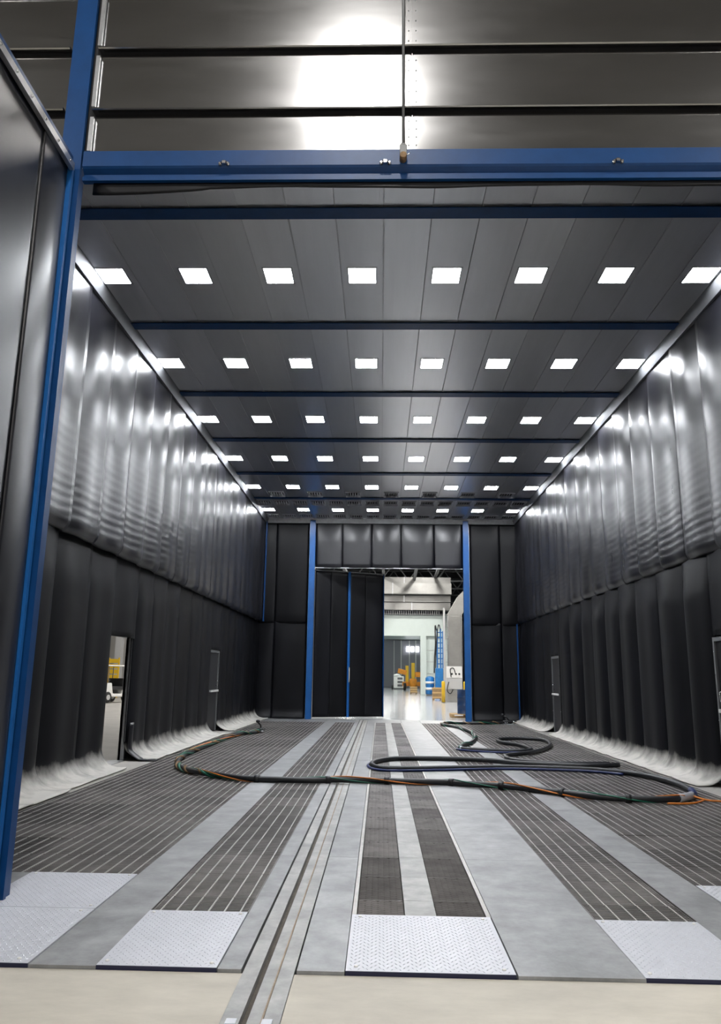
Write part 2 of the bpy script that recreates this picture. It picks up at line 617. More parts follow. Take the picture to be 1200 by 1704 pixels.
corner = [(0.06, 0.06), (0.94, 0.06), (0.06, 0.95), (0.94, 0.95)]
tread_plate(-0.165, 0.695, 4.175, 5.095, 'pale tread plate in front of the twin mesh walkway', corner)
tread_plate(-1.43, -0.81, 4.175, 5.095, 'pale tread plate in front of the grating lane beside the rail track', corner)
tread_plate(1.33, 1.96, 4.175, 5.095, 'pale tread plate in front of the grating lane across from the rail track', corner)
tread_plate(-2.95, -1.775, 4.175, 5.095, 'pale outer tread plate under the open rubber-faced door', corner)
tread_plate(-2.57, -1.775, 5.10, 5.945, 'pale inner tread plate beside the foot of the blue door post', corner)
tread_plate(2.29, 3.30, 4.175, 5.095, 'pale outer tread plate on the side away from the open rubber-faced door', corner)
tread_plate(2.29, 3.02, 5.10, 5.945, 'pale inner tread plate meeting the wide grating away from the open door', corner)

# ------------------------------------------------------------------ side walls with their doorways
DY0, DY1, DH = 12.08, 13.32, 2.06        # open doorway in the left wall


def wall_mb(x0, x1, holes, y0=5.42, y1=26.9, zt=7.3):
    a = MB()
    y = y0
    for h0, h1, hz in holes:
        a.box(x0, x1, y, h0, -0.3, zt)
        a.box(x0, x1, h0, h1, hz, zt)
        y = h1
    a.box(x0, x1, y, y1, -0.3, zt)
    return a


struct(wall_mb(-4.48, -4.44, [(DY0, DY1, DH)]).build('wall_left', 'galv'), 'steel booth side wall behind black rubber curtains, with an open doorway', 'wall')
struct(wall_mb(4.97, 5.10, []).build('wall_right', 'galv'), 'steel booth side wall behind black rubber curtains, without open doorway', 'wall')

# frame of the open doorway
dfr = thing('doorway_frame', 'grey metal frame of the open doorway in the curtained side wall', 'door frame', (-4.44, DY0, 0))
a = MB()
box(-0.045, 0.06, -0.05, 0.0, 0.0, DH + 0.05).build('jamb', 'galv', dfr)
box(-0.045, 0.06, DY1 - DY0, DY1 - DY0 + 0.05, 0.0, DH + 0.05).build('jamb', 'galv', dfr)
box(-0.045, 0.06, 0.0, DY1 - DY0, DH, DH + 0.05).build('head_jamb', 'galv', dfr)
box(-0.15, 0.10, 0.0, DY1 - DY0, -0.003, 0.004).build('sill', 'steel', dfr)


def curtain(name, side, y0, y1, z0, z1, x, label, group, m='rubber', billow=0.05, hem=0.0, roll=0.0, ripple=0.0, seed=0, nv=56):
    """one hanging rubber strip on a side wall; side=+1 hangs on the left wall (faces +x), -1 on the right"""
    r = random.Random(seed)
    ph, k1, sk = r.uniform(0, 6), r.uniform(0.6, 1.2), r.uniform(-0.15, 0.15)
    w = y1 - y0
    L = z1 - z0
    hang = L - 0.30 if hem else L

    def fn(u, v):
        s = v * (L + hem * 0.55)
        z = z1 - s
        xi = 0.0
        if hem and s > hang:
            t = s - hang
            R = 0.30
            arc = R * PI / 2
            if t < arc:
                an = t / R
                xi = R * (1 - math.cos(an))
                z = z0 + 0.014 + R * (1 - math.sin(an))
            else:
                xi = R + (t - arc)
                z = z0 + 0.014
            xi *= hem / 0.30 * 0.75
        e = math.sin(PI * u)
        fall = min(1, s / 0.7)
        b = billow * k1 * (e ** 0.7 if e > 0 else 0) * fall
        b += 0.016 * math.sin(2 * PI * (u * 1.3 + ph)) * fall
        lap = -0.018 * (1 - u) + 0.018 * u
        rp = ripple * math.sin(s * 2 * PI / 0.125 + 2.0 * u * side + ph + 0.8 * math.sin(3 * u + s)) * max(0, min(1, (s - 1.6) / 1.6))
        rp += ripple * 0.35 * math.sin(s * 2 * PI / 0.37 + ph * 2 + 3 * u)
        if roll and s > L - 0.16:
            t = (s - (L - 0.16)) / 0.16
            b += -roll * 2.2 * t * t
        keep = 1.0 if z > 0.32 else max(0.0, (z - 0.014) / 0.306)
        xx = x + side * (b * (0.35 + 0.65 * keep) + lap * (1 if z > 0.1 else 0.3) + rp + xi)
        zz = z + (rp * 0.3 if z > 0.4 else 0) + (0.012 * (u - 0.5) * (1 if z < 0.05 else 0)) + 0.004 * (1 if z < 0.05 else 0)
        return xx, y0 + (u * 1.03 - 0.015) * w + sk * 0.02 * s, zz
    a = MB().grid(fn, 12, nv)
    o = a.build(name, m, solid=0.012)
    return tag(o, label, 'curtain', group)


ORD = ['first', 'second', 'third', 'fourth', 'fifth', 'sixth', 'seventh', 'eighth', 'ninth', 'tenth', 'eleventh', 'twelfth', 'thirteenth', 'fourteenth',
       'fifteenth', 'sixteenth', 'seventeenth', 'eighteenth', 'nineteenth', 'twentieth', 'twenty-first']

UP = [5.50 + 1.058 * i for i in range(21)]
UP[-1] = 26.62
GL = 'rubber curtains hung along the booth side walls'
for i in range(20):
    curtain('rubber_curtain', 1, UP[i], UP[i + 1], 3.30, ZC - 0.10, XL, 'glossy upper-row rubber strip, %s from the rear wall, on the doorway wall' % ORD[19 - i], 'upper curtains on the doorway wall',
            billow=0.022, roll=0.035, ripple=0.0022, seed=100 + i, nv=110)
    curtain('rubber_curtain', -1, UP[i], UP[i + 1], 3.30, ZC - 0.10, XR + 0.02, 'glossy upper-row rubber strip, %s from the rear wall, on the wall without doorway' % ORD[19 - i], 'upper curtains on the wall without open doorway',
            billow=0.03, roll=0.035, ripple=0.0022, seed=200 + i, nv=110)
LOW_L = [5.50, 6.6, 7.7, 8.75, 9.8, 11.02, DY0, DY1, 14.2, 15.15, 16.15, 17.2, 18.25, 19.35, 20.55, 21.6, 22.65, 23.7, 24.7, 25.7, 26.62]
for i in range(20):
    if i == 6:
        curtain('rubber_curtain', 1, DY0 - 0.02, DY1 + 0.02, DH - 0.01, 3.45, -4.36, 'short black rubber strip hanging above the open side doorway', None, m='rubber_low', billow=0.02, seed=3, nv=14)
        continue
    if i == 13:
        continue
    curtain('rubber_curtain', 1, LOW_L[i], LOW_L[i + 1], 0, 3.45, -4.36, 'lower-row rubber strip with dusty hem, %s from the rear wall, on the doorway wall' % ORD[19 - i], 'lower curtains on the doorway wall',
            m='rubber_low', billow=0.05, hem=0.50 if not 9.5 < LOW_L[i] < 13.2 else 0.46, seed=300 + i)
LOW_R = [5.50, 6.6, 7.7, 8.9, 10.05, 11.25, 12.2, 13.4, 14.5, 15.55, 16.5, 17.5, 18.5, 19.7, 20.75, 21.05, 22.0, 23.1, 24.3, 25.5, 26.62]
for i in range(20):
    if i in (14, 4, 15):
        continue
    curtain('rubber_curtain', -1, LOW_R[i], LOW_R[i + 1], 0, 3.45, 4.90, 'lower-row rubber strip with dusty hem, %s from the rear wall, on wall without doorway' % ORD[19 - i], 'lower curtains on the wall without open doorway',
            m='rubber_low', billow=0.10, hem=0.46, seed=400 + i)
# strips above the closed doors
curtain('rubber_curtain', -1, 10.05, 11.25, 2.10, 3.45, 4.90, 'short black rubber strip above the closed black service door', None, m='rubber_low', billow=0.03, seed=5, nv=14)
curtain('rubber_curtain', -1, 21.05, 22.0, 2.08, 3.45, 4.90, 'short black rubber strip above the far exit door opposite the doorway wall', None, m='rubber_low', billow=0.02, seed=15, nv=14)
curtain('rubber_curtain', 1, 19.35, 20.55, 2.08, 3.45, -4.36, 'short black rubber strip above the exit door on the doorway wall', None, m='rubber_low', billow=0.02, seed=16, nv=14)
curtain('rubber_curtain', -1, 20.75, 21.05, 0, 3.45, 4.90, 'narrow black rubber strip beside the closed far exit door', None, m='rubber_low', billow=0.01, hem=0.4, seed=6)


def exit_door(loc, s, label, w):
    """closed black service door with frame and push bar; s=+1 faces +x"""
    t = thing('service_door', label, 'door', loc)
    box(min(0, s * 0.06), max(0, s * 0.06), 0, w, 0.02, 2.0).build('door_leaf', 'dark', t)
    fr = MB()
    fr.box(min(0, s * 0.09), max(0, s * 0.09), -0.05, 0, 0, 2.06)
    fr.box(min(0, s * 0.09), max(0, s * 0.09), w, w + 0.05, 0, 2.06)
    fr.box(min(0, s * 0.09), max(0, s * 0.09), 0, w, 2.0, 2.06)
    f = fr.build('frame', 'truss', t)
    for k in range(6):
        MB().lathe((s * 0.09, w + 0.025, 0.25 + 0.32 * k), [(0.009, 0), (0.006, s * 0.006)], 8, 'x').build('rivet', 'chrome', f)
        MB().lathe((s * 0.09, -0.025, 0.25 + 0.32 * k), [(0.009, 0), (0.006, s * 0.006)], 8, 'x').build('rivet', 'chrome', f)
    bar = MB().box(min(s * 0.10, s * 0.14), max(s * 0.10, s * 0.14), 0.08, w - 0.08, 1.0, 1.05).build('push_bar', 'white', t)
    for y in (0.10, w - 0.14):
        box(min(s * 0.06, s * 0.11), max(s * 0.06, s * 0.11), y, y + 0.04, 0.985, 1.065).build('bracket', 'chrome', bar)
    MB().tube([(s * 0.06, w - 0.1, 1.15), (s * 0.11, w - 0.1, 1.16), (s * 0.11, w - 0.1, 1.28), (s * 0.06, w - 0.1, 1.29)], 0.008, 6).build('pull_handle', 'chrome', t)
    return t


exit_door((-4.435, 19.42, 0.015), 1, 'closed black exit door with silver push bar among the doorway-wall curtains', 1.06)
exit_door((4.965, 21.10, 0.015), -1, 'closed black exit door with silver push bar between far curtains', 0.85)
exit_door((4.93, 10.12, 0.015), -1, 'closed black service door with riveted frame beside the dusty hems', 1.07)

# loose rubber tongue at the foot of the open doorway
a = MB()


def tongue(u, v):
    s = v * 1.1
    an = max(0, (s - 0.65)) / 0.28
    z = 0.66 - s if s < 0.65 else 0.02 + 0.0
    xi = 0 if s < 0.4 else (s - 0.4) ** 1.6 * 0.85
    z = 0.62 - s if s < 0.45 else max(0.014, 0.62 - s + (s - 0.45) * 0.6)
    return -4.30 + xi + 0.03 * math.sin(3 * u), DY1 - 0.02 + u * 0.16 - 0.10 * v * (1 - u), max(0.014, z)


a.grid(tongue, 6, 16)
tag(a.build('rubber_tongue', 'rubber', solid=0.012), 'loose curled black rubber tongue at the foot of the open doorway', 'rubber flap')

# ------------------------------------------------------------------ ceiling
ceiling = struct(box(-4.6, 5.1, 5.42, 26.9, ZC + 0.06, ZC + 0.20).build('ceiling', 'galv'), 'booth ceiling of long grey metal panels', 'ceiling')
PMESH = {}
for b in range(len(BAYS) - 1):
    y0, y1 = BAYS[b], BAYS[b + 1]
    l = y1 - y0
    for i in range(15):
        key = round(l, 3)
        if key not in PMESH:
            a = MB()
            a.box(0.004, PP - 0.004, 0, l, 0, 0.03)
            a.box(0.0, 0.010, 0, l, -0.010, 0.03)
            PMESH[key] = a.mesh('ceiling_panel', ['ceil', 'seam'])
            for p in PMESH[key].polygons:
                if p.index >= 6:
                    p.material_index = 1
        inst(None, 'ceiling_panel', ceiling, (PX0 + i * PP, y0, ZC + 0.0), PMESH[key])
# sloping trim along both upper edges and at the rear
GX = PX0 + 15 * PP
for nm, pts in (('trim_1', [(-4.30, 6.86), (-4.15, 6.86), (-4.07, ZC), (-4.30, ZC)]), ('trim_2', [(4.92, 6.86), (4.77, 6.86), (4.69, ZC), (4.92, ZC)])):
    o = MB().extrude(pts, 'y', 5.45, 26.70).build(nm, 'trim')
    struct(o, 'angled metal trim where the ceiling meets the ' + ('doorway wall' if nm == 'trim_1' else 'wall without open doorway'), 'trim')
    s = 1 if nm == 'trim_1' else -1
    xw = -4.15 if s > 0 else 4.77
    for k in range(52):
        MB().lathe((xw, 6.0 + 0.4 * k, 6.885), [(0.010, 0), (0.006, s * 0.008)], 6, 'x').build('rivet', 'chrome', o)
o = MB().extrude([(26.55, ZC), (26.62, 6.86), (26.80, 6.86), (26.80, ZC)], 'x', -4.15, 4.77).build('trim_3', 'galv')
struct(o, 'bright metal trim above the rear curtains', 'trim')

for k, y in enumerate(BAYS[1:-1]):
    t = thing('ceiling_beam', 'blue steel ceiling beam, %s in from the booth entrance' % ORD[k], 'beam', (0.3, y, ZC), 'blue beams across the booth ceiling')
    a = MB()
    a.box(-4.46, 4.46, -0.11, 0.11, -0.030, -0.020)
    a.build('flange', 'blue', t)
    a = MB()
    a.box(-4.46, 4.46, -0.10, 0.10, -0.020, -0.011)
    a.build('web', 'blue', t)

LY = [9.70, 12.76, 15.82, 18.88, 21.90, 25.08]
first = None
for r, y in enumerate(LY):
    for i in range(8):
        x = PX0 + PP * (2 * i + 0.5)
        lab = 'square ceiling lamp, %s from the doorway wall, %s row in from the entrance' % (ORD[i], ORD[r])
        if first is None:
            first = thing('ceiling_light', lab, 'ceiling light', (x, y, ZC), 'square lamps in the booth ceiling')
            a = MB()
            a.box(-0.215, 0.215, -0.225, -0.20, -0.010, -0.001).box(-0.215, 0.215, 0.20, 0.225, -0.010, -0.001)
            a.box(-0.215, -0.19, -0.20, 0.20, -0.010, -0.001).box(0.19, 0.215, -0.20, 0.20, -0.010, -0.001)
            a.build('frame', 'galv', first)
            box(-0.19, 0.19, -0.20, 0.20, -0.006, -0.001).build('lens', 'lens', first)
        else:
            copy_tree(first, (x, y, ZC), lab)

firstv = None
for vr, (y, every, off) in enumerate(((22.72, 2, 1), (23.92, 1, 0), (26.05, 1, 0))):
    for i in range(15):
        if (i - off) % every:
            continue
        x = PX0 + PP * (i + 0.5)
        lab = 'louvred ceiling vent, %s from the doorway wall, in the vent row %s from rear wall' % (ORD[i // every], ORD[2 - vr])
        if firstv is None:
            firstv = thing('ceiling_vent', lab, 'vent', (x, y, ZC), 'louvred vents near the rear wall')
            a = MB()
            a.box(-0.23, 0.23, -0.23, -0.20, -0.03, -0.001).box(-0.23, 0.23, 0.20, 0.23, -0.075, -0.001)
            a.box(-0.23, -0.20, -0.20, 0.20, -0.02, -0.001).box(0.20, 0.23, -0.20, 0.20, -0.02, -0.001)
            a.build('frame', 'seam', firstv)
            box(-0.20, 0.20, -0.20, 0.20, -0.004, -0.001).build('throat', 'dark', firstv)
            for k in range(5):
                xx = -0.155 + k * 0.078
                MB().bar((xx, -0.2, -0.035), (xx, 0.2, -0.035), 0.004, 0.06, up=(0.35, 0, 0.85)).build('slat', 'seam', firstv)
        else:
            copy_tree(firstv, (x, y, ZC), lab)

# ------------------------------------------------------------------ front: facade, posts, header, door leaf
wf = MB()
wf.box(-12, -2.60, 5.30, 5.42, -0.014, 9.0)
wf.box(3.30, 12, 5.30, 5.42, -0.014, 9.0)
wf.box(-2.60, 3.30, 5.30, 5.42, 5.55, 9.0)
wall_front = struct(wf.build('wall_front', 'facade_back'), 'galvanised steel facade above the booth entrance', 'wall')
RIB = [5.34, 5.925, 6.515, 7.105, 7.70, 8.30, 8.9]
for x0, x1 in ((-2.36, 0.215), (0.235, 3.08), (-12, -2.62), (3.32, 12)):
    for i in range(len(RIB) - 1):
        za = RIB[i] + 0.035 if i else 5.50
        zb = RIB[i + 1] - 0.038
        box(x0, x1, 5.262, 5.298, za, zb).build('steel_panel', 'facade', wall_front)
for x0, x1 in ((-2.38, 3.08), (-12, -2.62), (3.32, 12)):
    for z in RIB[1:]:
        MB().extrude([(5.299, z + 0.006), (5.215, z + 0.006), (5.205, z + 0.012), (5.205, z + 0.024), (5.215, z + 0.030), (5.299, z + 0.034)], 'x', x0, x1).build('rib', 'facade', wall_front)
for x in (0.225,):
    for i in range(len(RIB) - 1):
        za = RIB[i] + 0.04 if i else 5.50
        zb = RIB[i + 1] - 0.05
        a = box(x - 0.004, x + 0.004, 5.235, 5.30, za, zb)
        a.box(x - 0.04, x + 0.045, 5.256, 5.262, za, zb)
        o = a.build('standing_seam', 'facade', wall_front)
        for k in range(5):
            for dx in (-0.028, 0.033):
                MB().lathe((x + dx, 5.256, za + (k + 0.5) * (zb - za) / 5), [(0.006, 0), (0.004, -0.005)], 6, 'y').build('rivet', 'truss', o)
for i in range(len(RIB) - 1):
    za = RIB[i] + 0.05 if i else 5.56
    box(-2.395, -2.365, 5.225, 5.262, za, RIB[i + 1] - 0.05).build('edge_angle', 'galv', wall_front)

pst = thing('door_post', 'tall blue steel post at the hinge side of the booth entrance', 'post', (-2.49, 5.22, 0))
box(-0.11, 0.06, 0.0, 0.036, 0.0, 9.0).build('front_flange', 'blue', pst)
box(0.025, 0.042, 0.036, 0.125, 0.0, 5.45).build('side_flange', 'blue', pst)
box(-0.105, -0.085, 0.036, 0.075, 0.0, 5.4).build('side_flange', 'blue', pst)
pst2 = thing('door_post', 'tall blue steel post at the latch side of the booth entrance', 'post', (3.2, 5.22, 0))
box(-0.1, 0.1, 0.0, 0.036, 0.0, 9.0).build('front_flange', 'blue', pst2)
box(-0.1, -0.08, 0.036, 0.165, 0.0, 5.45).build('side_flange', 'blue', pst2)

hd = thing('header_beam', 'blue steel header beam across the top of the booth entrance', 'beam', (0, 5.22, 5.29))
MB().extrude([(0.06, 0.26), (0.0, 0.26), (-0.012, 0.25), (-0.012, 0.115), (0.0, 0.10), (0.035, 0.07), (0.035, 0.05), (0.01, 0.035), (0.01, 0.0), (0.06, 0.0)], 'x', -2.41, 3.1).build('channel', 'blue', hd)
for x in (-1.27, 0.01, 1.83):
    u = MB().tube(spline([(x - 0.028, -0.02, 0.105), (x - 0.024, -0.022, 0.13), (x, -0.024, 0.147), (x + 0.024, -0.022, 0.13), (x + 0.028, -0.02, 0.105)]), 0.007, 8).build('cable_clamp', 'dark', hd)
    for dx in (-0.032, 0.032):
        MB().lathe((x + dx, -0.012, 0.122), [(0.015, 0), (0.015, -0.012), (0.009, -0.013), (0.009, -0.024)], 6, 'y').build('nut', 'chrome', u)
    box(x - 0.014, x + 0.014, -0.036, -0.012, 0.118, 0.142).build('saddle', 'chrome', u)

rod = thing('lift_rod', 'thin dark steel lifting rod with clevis hanging in front of the facade', 'rod', (0.15, 5.14, 5.40))
MB().tube([(0, 0, 0.115), (0, 0, 3.4)], 0.011, 10).build('rod', 'truss', rod)
a = MB().box(-0.028, 0.028, -0.02, 0.025, 0.02, 0.118)
a.box(-0.018, 0.018, -0.016, 0.02, 0.118, 0.135)
a.build('clevis', 'truss', rod, bevel=0.005)
MB().lathe((0, -0.03, 0.02), [(0.026, 0), (0.028, 0.02), (0.028, 0.07)], 14, 'y').build('pin', 'tanwrap', rod)
MB().tube([(0.02, -0.03, 0.01), (0.045, -0.035, 0.02), (0.055, -0.03, 0.035)], 0.003, 5).build('split_pin', 'chrome', rod)

a = MB()


def flap(u, v):
    x = -2.33 + u * 5.4
    bot = -0.062 - 0.05 * max(0, 1 - u / 0.17) ** 0.5 - 0.008 * math.sin(u * 16) + 0.015 * u
    return x, 5.27 + 0.004 * math.sin(u * 40) * v, 5.30 + bot * v


a.grid(flap, 80, 4)
tag(a.build('header_flap', 'rubber_back', solid=0.012), 'long black rubber seal flap hanging under the blue header beam', 'rubber flap')

# open door leaf covered with rubber, folded out into the hall
leaf = thing('door_leaf', 'open booth door faced with hanging black rubber sheets and blue edge', 'door', (-2.475, 5.19, 0.0))
box(-0.10, -0.03, -2.9, 0.0, 0.03, 5.40).build('core_panel', 'galv', leaf)
box(-0.105, 0.012, -0.035, 0.0, 0.03, 5.40).build('edge_stile', 'blue_pale_lit', leaf)  # brighter blue carries the light reflected along the door edge
box(-0.11, 0.01, -2.9, -0.035, 5.40, 5.45).build('top_rail', 'blue', leaf)
sh = 0
for y0, y1 in ((-0.48, -0.04), (-1.36, -0.46), (-2.3, -1.33)):
    r0 = random.Random(900 + sh)
    p0 = r0.uniform(0, 6)

    def sheet(u, v, y0=y0, y1=y1, p0=p0, sh=sh):
        z = 5.36 - v * 5.31
        e = math.sin(PI * u) ** 0.7 if 0 < u < 1 else 0
        bul = 0.014 * e * min(1, v * 5) + 0.005 * math.sin(5 * u + p0 + 2 * v)
        bul += 0.015 * (1 - u) - 0.02
        if z < 0.5:
            bul += 0.20 * ((0.5 - z) / 0.5) ** 2 * (0.5 if sh == 0 else 1.0) * (1 - 0.4 * u)
        return -0.005 + bul + 0.02 * v, y0 + (y1 - y0) * u, z
    o = MB().grid(sheet, 14, 60).build('rubber_sheet', 'rubber', leaf, solid=0.012)
    sh += 1
fl_ = MB().box(-0.005, 0.03, -2.88, -0.04, 5.325, 5.385).build('top_flashing', 'galv', leaf)
for k in range(12):
    MB().lathe((0.03, -0.12 - 0.22 * k, 5.355), [(0.012, 0), (0.007, 0.008)], 8, 'x').build('rivet', 'chrome', fl_)

# ------------------------------------------------------------------ rear wall of the booth
wb = MB()
wb.box(-4.6, -2.55, 26.80, 26.9, -0.01, 7.2)
wb.box(3.12, 5.1, 26.80, 26.9, -0.01, 7.2)
wb.box(-2.55, 3.12, 26.80, 26.9, 5.30, 7.2)
struct(wb.build('wall_back', 'galv'), 'steel rear wall of the booth behind black rubber curtains', 'wall')


def rear_curtain(x0, x1, z0, z1, label, group, seed, hem=0.0, y=YB, m='rubber_back', billow=0.03):
    r = random.Random(seed)
    ph = r.uniform(0, 6)

    def fn(u, v):
        s = v * (z1 - z0)
        z = z1 - s
        e = math.sin(PI * u)
        b = billow * (e ** 0.6 if e > 0 else 0) * min(1, s * 1.5) + 0.012 * math.sin(5 * u + ph + s)
        if v > 0.93:
            b += -0.03 * (v - 0.93) / 0.07 * (1 if not hem else -1)
        if hem and z < 0.3:
            b += hem * ((0.3 - z) / 0.3) ** 2
        b += 0.014 * (u - 0.5)
        return x0 + (x1 - x0) * u, y - b, z
    o = MB().grid(fn, 12, 40).build('rubber_curtain', m, solid=0.012)
    return tag(o, label, 'curtain', group)


for i, (x0, x1) in enumerate(((-4.40, -3.77), (-3.79, -2.60))):
    rear_curtain(x0, x1, 3.26, 6.88, ('narrow' if i == 0 else 'wide') + ' upper black rubber strip on the rear wall behind the part-open door side', None, 20 + i, y=YB - 0.03)
    rear_curtain(x0, x1, 0.02, 3.34, ('narrow' if i == 0 else 'wide') + ' lower black rubber strip on the rear wall behind the part-open door side', None, 30 + i, 0.12, m='rubber_back')
for i, (x0, x1) in enumerate(((3.17, 4.25), (4.23, 4.92))):
    rear_curtain(x0, x1, 3.26, 6.88, ('narrow' if i == 1 else 'wide') + ' upper black rubber strip on the rear wall beside the open gap', None, 40 + i, y=YB - 0.03)
    rear_curtain(x0, x1, 0.02, 3.34, ('narrow' if i == 1 else 'wide') + ' lower black rubber strip on the rear wall beside the open gap', None, 50 + i, 0.12, m='rubber_back')
VX = [-2.36, -1.42, -0.36, 0.71, 1.89, 2.91]
for i in range(5):
    rear_curtain(VX[i], VX[i + 1] + 0.01, 5.25, 6.88, 'short valance rubber strip, %s from the part-open rear door post' % ORD[i], 'rubber valance above the rear doorway', 60 + i, m='rubber', billow=0.05)
o = box(-2.36, 2.91, YB - 0.01, YB + 0.02, 5.235, 5.262).build('valance_edge', 'galv')
tag(o, 'thin pale metal strip along the hem of the rear valance', 'metal strip')

for x, lab in ((-2.47, 'tall blue post carrying the part-open rear door'), (3.02, 'tall blue post beside the open gap of the rear doorway')):
    t = thing('rear_post', lab, 'post', (x, 26.52, 0))
    box(-0.10, 0.10, 0.0, 0.015, 0.0, 6.95).build('front_flange', 'blue_pale_lit', t)  # painted brighter than the web, light put into its colour
    box(-0.015, 0.015, 0.015, 0.19, 0.0, 6.95).build('web', 'blue', t)
    box(-0.10, 0.10, 0.19, 0.205, 0.0, 6.95).build('rear_flange', 'blue', t)
for x, lab in ((-4.13, 'thin blue corner strip by the doorway wall at the rear'), (4.745, 'thin blue corner strip by the rear corner without doorway')):
    t = box(x - 0.02, x + 0.02, 26.50, 26.56, 0.0 if x > 0 else 3.3, 3.3 if x > 0 else 6.9).build('corner_strip', 'blue')
    tag(t, lab, 'strip')

# part-open rear door of two panels
a0 = math.atan2(27.98 - 26.82, 0.10 + 2.36)
rd = thing('rear_door', 'part-open rear door of two rubber-faced panels with blue edges', 'door', (-2.36, 26.86, 0.0), rz=a0)
RW = 2.72
box(0, RW, 0.0, 0.06, 0.05, 5.16).build('core_panel', 'galv', rd)
for i, (x0, x1) in enumerate(((0.0, 0.62), (0.60, 1.27), (1.36, 1.98), (1.96, RW - 0.04))):
    def sh2(u, v, x0=x0, x1=x1, i=i):
        z = 5.16 - v * 5.10
        e = math.sin(PI * u)
        return x0 + (x1 - x0) * u, -0.02 - 0.022 * (e ** 0.6 if e > 0 else 0) - 0.010 * math.sin(5 * u + i + 3 * v) - 0.012 * u, z
    MB().grid(sh2, 10, 36).build('rubber_sheet', 'rubber_back', rd, solid=0.01)
box(1.27, 1.36, -0.06, -0.001, 0.04, 5.2).build('hinge_stile', 'blue_pale_lit', rd)
box(RW - 0.04, RW, -0.055, 0.07, 0.04, 5.2).build('edge_stile', 'blue', rd)
box(0, RW, -0.05, 0.07, 5.16, 5.21).build('top_rail', 'truss', rd)
MB().tube([(1.33, -0.06, 1.25), (1.33, -0.11, 1.27), (1.33, -0.11, 1.75), (1.33, -0.06, 1.77)], 0.018, 8).build('handle', 'white', rd)

# ------------------------------------------------------------------ hoses on the floor
H1 = [(-3.12, 19.98), (-3.21, 19.54), (-3.43, 19.09), (-3.53, 17.77), (-3.52, 15.92), (-3.52, 14.42), (-3.4, 13.29), (-3.23, 12.51), (-3.0, 11.98), (-2.74, 11.64), (-2.4, 11.34), (-1.95, 11.0), (-1.6, 10.92), (-0.93, 10.88), (-0.6, 10.99), (-0.1, 10.99), (0.4, 10.93), (0.9, 10.93), (1.17, 10.79), (1.6, 10.67), (1.95, 10.43), (2.35, 10.11), (2.71, 9.82), (3.12, 9.72), (3.48, 9.72), (3.72, 9.86)]
H2 = [(3.88, 10.02), (4.02, 10.25), (4.14, 10.75), (4.16, 11.34), (4.05, 11.98), (3.82, 12.38), (3.35, 12.71), (2.61, 12.85), (2.03, 12.85), (1.23, 12.65), (0.65, 12.49), (0.17, 12.42), (-0.04, 12.55), (-0.13, 12.96), (-0.06, 13.42), (0.19, 13.84), (0.62, 14.01), (1.37, 14.02), (1.98, 13.82), (2.34, 13.5), (2.91, 13.31), (3.48, 13.22), (4.05, 13.45)]
H3 = [(3.93, 13.60), (3.12, 13.50), (2.62, 13.68), (2.33, 14.07), (2.33, 14.59), (2.48, 14.94), (2.9, 15.35), (3.36, 16.17), (3.72, 17.21), (3.89, 18.34), (3.71, 18.82), (3.29, 18.92), (2.89, 18.66), (2.74, 18.29), (2.77, 17.64), (3.04, 17.08), (3.1, 16.26), (2.99, 15.85), (2.72, 15.68), (2.25, 15.73), (1.8, 15.91), (1.64, 16.14), (1.76, 16.71), (2.07, 17.67), (2.3, 18.91), (2.42, 20.3), (2.4, 21.89), (2.18, 23.13), (1.93, 23.93), (1.99, 24.55), (2.45, 24.98), (3.2, 24.95), (4.0, 25.45)]
HR = 0.040


def path(pts, z):
    return spline([(x, y, z) for x, y in pts], 6)


def wound(p, off, amp, turns, ph, z0):
    out = []
    n = len(p)
    for i in range(n):
        d = (p[min(n - 1, i + 1)] - p[max(0, i - 1)])
        d.z = 0
        d.normalize()
        nrm = Vector((-d.y, d.x, 0))
        an = ph + turns * 2 * PI * i / n
        q = p[i] + nrm * (off + amp * math.cos(an))
        q.z = max(0.012, z0 + amp * 0.9 * math.sin(an))
        out.append(q)
    return out


def hose_nozzle(root, at, d):
    """spray-gun end: black grip, yoke and bright tip"""
    d = Vector(d).normalized()
    n = Vector((-d.y, d.x, 0))
    at = Vector(at)
    g = MB().tube([at, at + d * 0.30, at + d * 0.36], [0.05, 0.06, 0.04], 10).build('nozzle', 'dark', root)
    MB().tube([at + d * 0.36, at + d * 0.50], [0.028, 0.018], 8).build('tip', 'chrome', g)
    MB().tube([at + d * 0.2, at + d * 0.16 + Vector((0, 0, 0.12)), at + d * 0.02 + Vector((0, 0, 0.2)) + n * 0.03], 0.022, 7).build('trigger', 'dark', g)
    MB().lathe(tuple(at + d * 0.02 + Vector((0, 0, 0.19)) + n * 0.03), [(0.03, 0), (0.055, 0.02), (0.055, 0.05), (0.03, 0.07)], 10).build('valve', 'dark', g)
    for t in (0.05, 0.12):
        c = at + d * t - n * 0.02
        MB().tube([c + n * 0.08 + Vector((0, 0, -0.02)), c - n * 0.07 + Vector((0, 0, -0.025))], 0.014, 6).build('clamp', 'tape', g)


